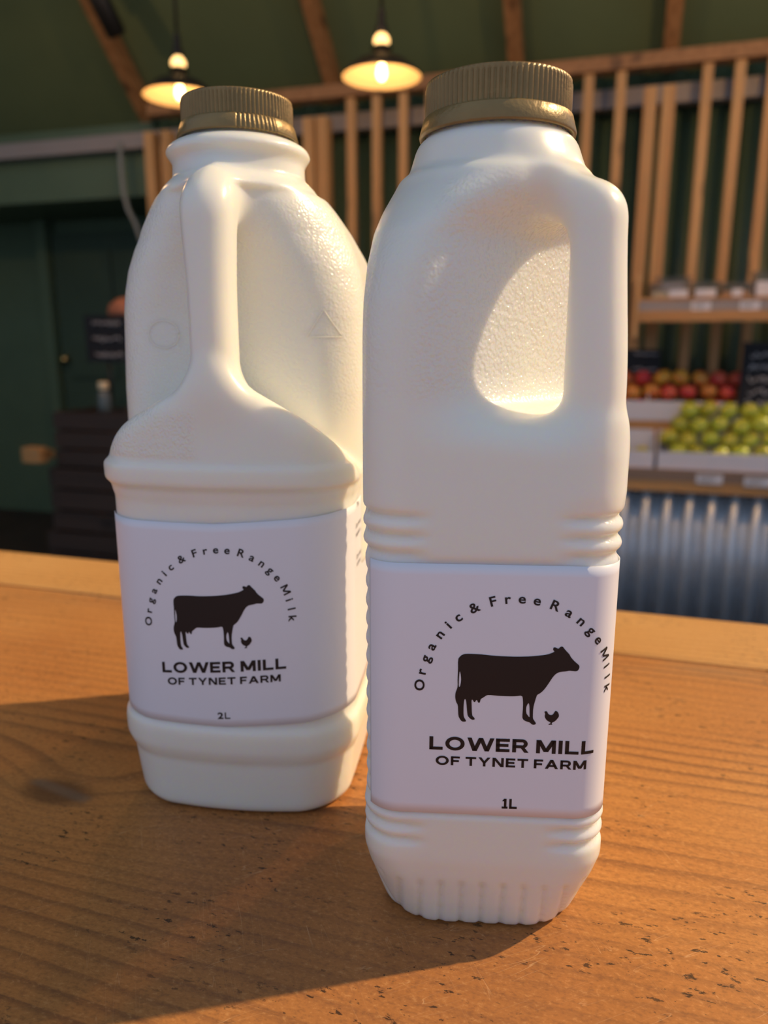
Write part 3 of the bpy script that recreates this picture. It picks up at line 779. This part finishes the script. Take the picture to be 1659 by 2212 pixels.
# --- labels: unrolled (arc length u from front centre, height z) wrapped onto the section
class Wrap:
    def __init__(self, fn):
        th = np.linspace(-math.pi * 1.5, math.pi * .5, 2881); c, s = np.cos(th), np.sin(th)
        lo = np.full_like(th, .01); hi = np.full_like(th, .09)
        for _ in range(40):
            mid = (lo + hi) / 2; ins = fn(mid * c, mid * s) < 0
            lo = np.where(ins, mid, lo); hi = np.where(ins, hi, mid)
        self.P = np.stack([lo * c, lo * s], 1)
        T = np.gradient(self.P, axis=0); T /= np.linalg.norm(T, axis=1)[:, None]
        self.Nn = np.stack([T[:, 1], -T[:, 0]], 1)
        L = np.concatenate([[0], np.cumsum(np.linalg.norm(np.diff(self.P, axis=0), axis=1))])
        i0 = np.argmin(np.abs(th + math.pi / 2)); self.u = L - L[i0]
    def __call__(self, u, z, off):
        x = np.interp(u, self.u, self.P[:, 0]); y = np.interp(u, self.u, self.P[:, 1])
        nx = np.interp(u, self.u, self.Nn[:, 0]); ny = np.interp(u, self.u, self.Nn[:, 1])
        return np.stack([x + nx * off, y + ny * off, z + 0 * x], 1)

def label_mesh(name, wr, u0, u1, z0, z1, off):
    nu = int((u1 - u0) / .0008); nz = 24
    U, Z = np.meshgrid(np.linspace(u0, u1, nu + 1), np.linspace(0, 1, nz + 1), indexing='ij')
    zz = z0(U) * (1 - Z) + z1(U) * Z
    outer = wr(U.ravel(), zz.ravel(), off); inner = wr(U.ravel(), zz.ravel(), off - .00022)
    n = len(outer); f = []
    def ix(i, j): return i * (nz + 1) + j
    for i in range(nu):
        for j in range(nz):
            q = (ix(i, j), ix(i + 1, j), ix(i + 1, j + 1), ix(i, j + 1)); f.append(q); f.append(tuple(n + k for k in reversed(q)))
    for i in range(nu):
        for j in (0, nz):
            a, b = ix(i, j), ix(i + 1, j); f.append((b, a, n + a, n + b) if j == 0 else (a, b, n + b, n + a))
    for j in range(nz):
        for i in (0, nu):
            a, b = ix(i, j), ix(i, j + 1); f.append((a, b, n + b, n + a) if i == 0 else (b, a, n + a, n + b))
    return mesh_py(name, np.concatenate([outer, inner]), f, True)

def flat_from_curve(cu):
    o = bpy.data.objects.new('tmp', cu); COL.objects.link(o)
    dg = bpy.context.evaluated_depsgraph_get(); dg.update()
    me = bpy.data.meshes.new_from_object(o.evaluated_get(dg))
    v = np.zeros(len(me.vertices) * 3); me.vertices.foreach_get('co', v); v = v.reshape(-1, 3)[:, :2]
    f = [tuple(p.vertices) for p in me.polygons]
    bpy.data.objects.remove(o); bpy.data.curves.remove(cu); bpy.data.meshes.remove(me)
    return v, f
_cache = {}
def text_flat(s, bold=0.0, spacing=1.0):
    k = (s, bold, spacing)
    if k not in _cache:
        cu = bpy.data.curves.new('t', 'FONT'); cu.body = s; cu.size = 1.0; cu.offset = bold; cu.space_character = spacing
        cu.resolution_u = 6; cu.fill_mode = 'FRONT'
        _cache[k] = flat_from_curve(cu)
    v, f = _cache[k]; return v.copy(), f
def poly_flat(loops):
    cu = bpy.data.curves.new('p', 'CURVE'); cu.dimensions = '2D'; cu.fill_mode = 'FRONT'
    for lp in loops:
        sp_ = cu.splines.new('POLY'); sp_.points.add(len(lp) - 1); sp_.use_cyclic_u = True
        for p, (a, b) in zip(sp_.points, lp): p.co = (a, b, 0, 1)
    return flat_from_curve(cu)
def print_mesh(name, pieces, wr, off):
    """pieces: list of (verts Nx2 in metres (u,z), faces); cut into narrow strips and wrapped round the bottle"""
    bm = bmesh.new()
    for v, f in pieces:
        vs = [bm.verts.new((a, b, 0)) for a, b in v]
        for q in f:
            try: bm.faces.new([vs[i] for i in q])
            except ValueError: pass
    us = [v.co.x for v in bm.verts]
    for k in range(int(min(us) / .0015), int(max(us) / .0015) + 1):
        bmesh.ops.bisect_plane(bm, geom=bm.verts[:] + bm.edges[:] + bm.faces[:], plane_co=(k * .0015, 0, 0), plane_no=(1, 0, 0))
    co = np.array([v.co[:2] for v in bm.verts]); P = wr(co[:, 0], co[:, 1], off)
    for v, p in zip(bm.verts, P): v.co = p
    bmesh.ops.recalc_face_normals(bm, faces=bm.faces)
    me = mesh_bm(name, bm, True)
    return me
def fit_text(s, u0, u1, z0, z1, bold, spacing=1.0):
    v, f = text_flat(s, bold, spacing); lo, hi = v.min(0), v.max(0)
    v = (v - lo) / (hi - lo) * np.array([u1 - u0, z1 - z0]) + np.array([u0, z0]); return v, f

def bar(x0, y0, x1, y1, t): return [(x0, y0), (x0 + t, y0), (x1 + t, y1), (x1, y1)]
def rect(x0, y0, x1, y1): return [(x0, y0), (x1, y0), (x1, y1), (x0, y1)]
def ring(cx, cy, rx, ry, tx, ty, a0=0, a1=360, n=40):
    o = []
    for k in range(n):
        q = []
        for a, e in ((k, 0), (k + 1, 0), (k + 1, 1), (k, 1)):
            t = R(a0 + (a1 - a0) * a / n); q.append((cx + (rx - e * tx) * math.cos(t), cy + (ry - e * ty) * math.sin(t)))
        o.append(q)
    return o
def glyphs(t=.245, th=.220):
    G = {}
    G['L'] = (.86, [rect(0, 0, t, 1), rect(0, 0, .86, th)])
    G['O'] = (1.24, ring(.62, .5, .62, .52, t * 1.05, th))
    G['W'] = (1.66, [bar(0, 1, .34, 0, t * 1.1), bar(.34, 0, .73, 1, t * 1.1), bar(.73, 1, 1.12, 0, t * 1.1), bar(1.12, 0, 1.46, 1, t * 1.1)])
    G['E'] = (.88, [rect(0, 0, t, 1), rect(0, 0, .88, th), rect(0, .5 - th / 2, .80, .5 + th / 2), rect(0, 1 - th, .88, 1)])
    G['F'] = (.84, [rect(0, 0, t, 1), rect(0, .48 - th / 2, .76, .48 + th / 2), rect(0, 1 - th, .84, 1)])
    G['R'] = (1.0, [rect(0, 0, t, 1), rect(0, 1 - th, .64, 1), rect(0, .33, .64, .33 + th), bar(.52, .36, .78, 0, t * 1.1)] + ring(.64, .665, .33, .335, t, th, -90, 90, 20))
    G['M'] = (1.24, [rect(0, 0, t, 1), rect(1.24 - t, 0, 1.24, 1), bar(0, 1, .62 - t * .6, .12, t * 1.2), bar(.62 - t * .6, .12, 1.24 - t * 1.2, 1, t * 1.2)])
    G['I'] = (t, [rect(0, 0, t, 1)])
    G['T'] = (1.0, [rect(0, 1 - th, 1.0, 1), rect(.5 - t / 2, 0, .5 + t / 2, 1)])
    G['Y'] = (1.14, [rect(.57 - t / 2, 0, .57 + t / 2, .46), bar(0, 1, .57 - t * .58, .40, t * 1.16), bar(.57 - t * .58, .40, 1.14 - t * 1.16, 1, t * 1.16)])
    G['N'] = (1.06, [rect(0, 0, t, 1), rect(1.06 - t, 0, 1.06, 1), bar(0, 1, 1.06 - t * 1.25, 0, t * 1.25)])
    G['A'] = (1.22, [bar(0, 0, .61 - t * .58, 1, t * 1.16), bar(.61 - t * .58, 1, 1.22 - t * 1.16, 0, t * 1.16), rect(.24, .22, .98, .22 + th)])
    G['1'] = (.62, [rect(.25, 0, .25 + t, 1), rect(0, 0, .66, th * .9), bar(.02, .74, .25, 1, t)])
    return G
def strokes(s, u0, u1, z0, z1, t=.245, th=.220, gap=.17, space=.52):
    G = glyphs(t, th); x = 0; P = []
    for ch in s:
        if ch == ' ': x += space - gap; continue
        w, polys = G[ch]
        for p in polys: P.append([(a + x, b) for a, b in p])
        x += w + gap
    x -= gap; k = (u1 - u0) / x; h = z1 - z0; v = []; f = []
    for p in P:
        n = len(v); v += [(u0 + a * k, z0 + b * h) for a, b in p]; f.append(tuple(range(n, n + len(p))))
    return np.array(v), f

COW = [(-17.4,9.3),(-16.9,10.2),(-16.1,10.9),(-15.0,11.2),(-12.8,11.2),(-10.0,11.1),(-6.9,10.8),(-3.8,10.7),(-0.2,10.7),(3.7,10.9),(6.8,11.3),(8.9,11.7),(10.2,12.3),(10.8,12.6),(10.3,13.1),(10.3,13.8),(10.7,14.0),(11.3,13.8),(11.8,13.5),(12.1,13.9),(12.6,14.3),(13.1,14.2),(13.6,13.5),(14.5,12.5),(15.1,11.9),(15.4,11.2),(16.3,10.1),(17.3,9.2),(18.1,8.5),(18.2,7.8),(17.9,7.0),(17.3,6.6),(16.3,6.7),(15.3,6.8),(14.4,6.5),(13.4,6.4),(12.3,6.2),(11.3,5.5),(10.5,4.4),(9.7,2.9),(8.8,1.3),(7.9,0.0),(6.9,-0.9),(6.3,-1.2),(6.0,-2.2),(5.7,-3.5),(5.3,-5.5),(5.3,-8.1),(5.4,-9.1),(5.9,-9.8),(6.4,-10.6),(6.0,-11.0),(5.2,-11.0),(4.5,-10.3),(3.9,-10.1),(3.1,-9.9),(2.3,-9.2),(2.2,-8.2),(2.3,-5.6),(2.2,-3.0),(1.9,-1.6),(0.2,-1.9),(-1.7,-2.0),(-4.9,-2.0),(-7.3,-1.8),(-8.5,-1.8),(-9.5,-2.6),(-10.4,-3.2),(-10.5,-4.1),(-10.8,-4.5),(-11.2,-4.2),(-11.4,-3.5),(-11.8,-3.7),(-12.0,-4.3),(-12.4,-4.2),(-12.7,-3.5),(-13.1,-3.5),(-13.0,-5.3),(-12.9,-7.5),(-12.7,-8.8),(-12.1,-9.4),(-11.9,-9.9),(-12.5,-10.1),(-13.1,-9.9),(-13.7,-9.3),(-14.1,-8.8),(-14.3,-7.5),(-14.5,-5.3),(-14.7,-3.8),(-15.0,-3.2),(-15.3,-3.8),(-15.4,-5.6),(-15.4,-7.6),(-15.3,-9.1),(-14.8,-10.0),(-14.5,-10.6),(-15.0,-10.8),(-15.9,-10.7),(-16.5,-9.8),(-16.9,-8.9),(-17.0,-7.2),(-17.1,-5.4),(-17.7,-4.3),(-18.0,-2.8),(-17.9,-1.3),(-17.5,-0.2),(-17.3,0.7),(-17.4,3.3),(-17.3,5.8)]
TAIL = [(-16.8,6.0),(-16.4,4.2),(-16.3,2.4),(-16.6,0.6),(-17.0,0.4),(-17.0,3.3)]
LEG = [(3.9,-3.9),(4.2,-4.9),(4.3,-7.3),(4.4,-8.8),(3.9,-8.2),(3.3,-7.3),(3.2,-5.6),(3.5,-4.5)]
HEN = [(8.6,-6.7),(9.1,-6.4),(9.5,-6.6),(9.8,-7.3),(10.4,-7.7),(11.1,-7.6),(11.5,-7.0),(11.8,-6.3),(12.3,-6.3),(12.7,-6.7),(13.0,-7.4),(13.0,-8.2),(12.6,-8.7),(12.2,-9.4),(11.5,-9.9),(11.0,-10.2),(11.0,-10.5),(11.3,-10.8),(10.5,-10.8),(10.1,-10.9),(10.1,-10.6),(10.7,-10.4),(10.6,-10.0),(9.7,-9.6),(9.1,-8.9),(8.8,-8.0),(9.0,-7.3)]
def smooth_loop(lp, it=1):
    for _ in range(it):
        o = []
        for i in range(len(lp)):
            a, b = lp[i], lp[(i + 1) % len(lp)]
            o += [(a[0] * .75 + b[0] * .25, a[1] * .75 + b[1] * .25), (a[0] * .25 + b[0] * .75, a[1] * .25 + b[1] * .75)]
        lp = o
    return lp
_cow = poly_flat([smooth_loop(COW), smooth_loop(TAIL), smooth_loop(LEG)]); _hen = poly_flat([smooth_loop(HEN)])
ARC = [('O', 178.5), ('r', 169.6), ('g', 161.1), ('a', 152.5), ('n', 143.4), ('i', 135.6), ('c', 128.1), ('&', 116.9), ('F', 105.4), ('r', 96.7), ('e', 88.5), ('e', 79.7), ('R', 68.7), ('a', 59.7), ('n', 51.0), ('g', 42.6), ('e', 34.4), ('M', 23.0), ('i', 14.5), ('l', 7.0), ('k', -0.8)]
def artwork(label, wr, cu_, cz, size_text, size_z, ctr_shift=-.0007, off=.00022):
    mm = .001
    def place(fl): return [(fl[0] * mm + np.array([cu_, cz]), fl[1])]
    link('cow_print', print_mesh('cow_print', place(_cow), wr, off), M['ink'], label)
    link('hen_print', print_mesh('hen_print', place(_hen), wr, off), M['ink'], label)
    sc = .0029 / .70; P = []
    for ch, ang in ARC:
        v, f = text_flat(ch, .021) if ch != 'M' else strokes('M', 0, .80, 0, .70, .20, .17)
        cx = (v[:, 0].min() + v[:, 0].max()) / 2
        v = (v - np.array([cx, .26])) * np.array([sc * 1.12, sc]); a = R(ang - 90)
        r0 = .0284
        q = np.stack([v[:, 0] * math.cos(a) - v[:, 1] * math.sin(a), v[:, 0] * math.sin(a) + v[:, 1] * math.cos(a)], 1)
        q += np.array([cu_ + r0 * math.cos(R(ang)), cz + r0 * math.sin(R(ang))]); P.append((q, f))
    link('arched_lettering', print_mesh('arched_lettering', P, wr, off), M['ink'], label)
    c = cu_ + ctr_shift
    T = [strokes('LOWER MILL', c - .0248, c + .0250, cz - .0204, cz - .0160)]
    T.append(strokes('OF TYNET FARM', c - .0228, c + .0228, cz - .0255, cz - .0225, .24, .215, .20, .55))
    link('name_lettering', print_mesh('name_lettering', T, wr, off), M['ink'], label)
    if size_text == '1L': v, f = strokes('1L', c - .0022, c + .0024, size_z - .0017, size_z + .0017, .27, .22, .22)
    else:
        va, fa_ = fit_text('2', c - .0026, c - .0003, size_z - .0014, size_z + .0014, .03); vb, fb_ = strokes('L', c + .0003, c + .0025, size_z - .0014, size_z + .0014, .19, .18)
        v = np.concatenate([va, vb]); f = fa_ + [tuple(k + len(va) for k in q) for q in fb_]
    link('volume_lettering', print_mesh('volume_lettering', [(v, f)], wr, off), M['ink'], label)

def cw(r, f): return (r * math.cos(PSI) - f * math.sin(PSI), r * math.sin(PSI) + f * math.cos(PSI))
def emboss(name, fn, pts, parent, rad=.00045):
    """thin raised line on the bottle wall: points found by marching along +y"""
    out = []
    for (x, z) in pts:
        y = -.06
        for _ in range(80):
            d = float(fn(np.array([x]), np.array([y]), np.array([z]))[0])
            if y < -.035 and d < .0002: d = .002
            y += max(d, .00005) * .8
            if d < .0001: break
        out.append((x, y, z))
    return out

# ---- one litre
x, y = cw(.034, .24775)
b1 = empty('milk_bottle', (x, y, ZT), PSI - R(4)); tag(b1, 'one-litre plastic milk bottle with bronze cap, nearer and on the right', 'bottle', 'milk bottles on the counter')
V, Q = surface_nets(sdf1, (-.0416, -.0416, -.0022), (.0416, .0416, .263), .0011)
s_ = (V[:, 0] - V[:, 1]) * .7071; t_ = (V[:, 0] + V[:, 1]) * .7071
peb = sstep(.170, .178, V[:, 2]) * sstep(.236, .228, V[:, 2]) * sstep(.008, .015, s_) * sstep(.026, .0225, s_) + .35 * sstep(.165, .18, V[:, 2]) * sstep(.226, .21, V[:, 2]) * sstep(-.012, -.02, V[:, 0])
link('bottle_body', np_mesh('bottle_body_one_litre', V, Q, peb), M['milk'], b1)
c1 = link('cap', cap_mesh('cap', .0217, .2533, .2628, 84), M['cap'], b1); c1['label'] = 'bronze ribbed screw cap'
link('tamper_ring', ring_mesh('tamper_ring', .0222, .0232, .2478, .2534), M['cap'], c1)
bm = bmesh.new()
for k in range(44):
    a = 2 * math.pi * k / 44
    mt = Matrix.Rotation(a, 4, 'Z') @ Matrix.Translation((.0207, 0, .2484)) @ Matrix.Diagonal((.0012, .0010, .0024, 1))
    bmesh.ops.create_cube(bm, size=1.0, matrix=mt)
link('neck_ratchet', mesh_bm('neck_ratchet', bm), M['milk'], b1)
wr1 = Wrap(lambda x, y: rbox2(x, y, W1 - .0003, W1 - .0003, .0118))
l1 = link('label', label_mesh('label', wr1, -.0375, .062, lambda u: .0452 + 0 * u, lambda u: .1262 + 0 * u, .0001), M['paper'], b1); l1['label'] = 'white paper label with black cow'
artwork(l1, wr1, .008, .0875, '1L', .0495)

# ---- two litre
x, y = cw(-.0568, .3205)
b2 = empty('milk_bottle', (x, y, ZT), PSI - R(7.0)); tag(b2, 'two-litre plastic milk bottle with handle at the front, further back on the left', 'bottle', 'milk bottles on the counter')
V, Q = surface_nets(sdf2, (-.0560, -.0540, -.0024), (.0560, .0835, .279), .0012)
peb = (sstep(-.027, -.024, V[:, 1]) * sstep(.155, .17, V[:, 2]) * sstep(.243, .235, V[:, 2]) * .6
       + sstep(.1465, .148, V[:, 2]) * sstep(.168, .162, V[:, 2]) * sstep(-.003, -.008, V[:, 0]) * sstep(-.030, -.034, V[:, 1]) * .9)
link('bottle_body', np_mesh('bottle_body_two_litre', V, Q, np.clip(peb, 0, 1)), M['milk'], b2)
c2 = link('cap', cap_mesh('cap', .0214, .2696, .2785, 84), M['cap'], b2); c2['label'] = 'bronze ribbed screw cap'
link('tamper_ring', ring_mesh('tamper_ring', .0219, .0231, .2640, .2697, (R(285), R(325))), M['cap'], c2)
wr2 = Wrap(lambda x, y: sect2(x, y, .0012))
l2 = link('label', label_mesh('label', wr2, -.053, .110, lambda u: .0412 + .07 * np.maximum(u, 0), lambda u: .1230 + .07 * np.maximum(u, 0), .0003), M['paper'], b2); l2['label'] = 'white paper label with black cow'
tilt2 = lambda u, z, off: wr2(u, z + .085 * u, off)      # the label went on slightly askew
artwork(l2, tilt2, -.0006, .0846, '2L', .0460, .0008, .00045)
side = []
for s, u, z, h in (('The', .0625, .1195, .0022), ('Our micro', .0605, .1115, .0019), ('natural or', .0605, .1080, .0019), ('Our cows', .0615, .0985, .0019), ('summer', .0620, .0955, .0019)):
    v, f = text_flat(s, .004); k = h / .70
    side.append((v * np.array([k * .85, k]) + np.array([u, z]), f))
link('side_lettering', print_mesh('side_lettering', side, tilt2, .0005), M['ink'], l2)
# raised mould marks: an oval to the left of the handle, a triangle to the right
def mark(loop, closed=True):
    pts = emboss('m', sdf2, loop, b2)
    return pts
ov = [(-.027 + .0062 * math.cos(t), .1915 + .0052 * math.sin(t)) for t in np.linspace(0, 2 * math.pi, 33)]
link('mould_mark', tube_mesh('mould_mark', mark(ov), .00020, 6), M['mark'], b2)
tri = [(.030, .1905), (.0365, .2005), (.0430, .1905), (.030, .1905)]
tp = []
for (a, b_) in zip(tri[:-1], tri[1:]):
    for k in range(10): tp.append((a[0] + (b_[0] - a[0]) * k / 10, a[1] + (b_[1] - a[1]) * k / 10))
link('mould_mark', tube_mesh('mould_mark', mark(tp), .00020, 6), M['mark'], b2)
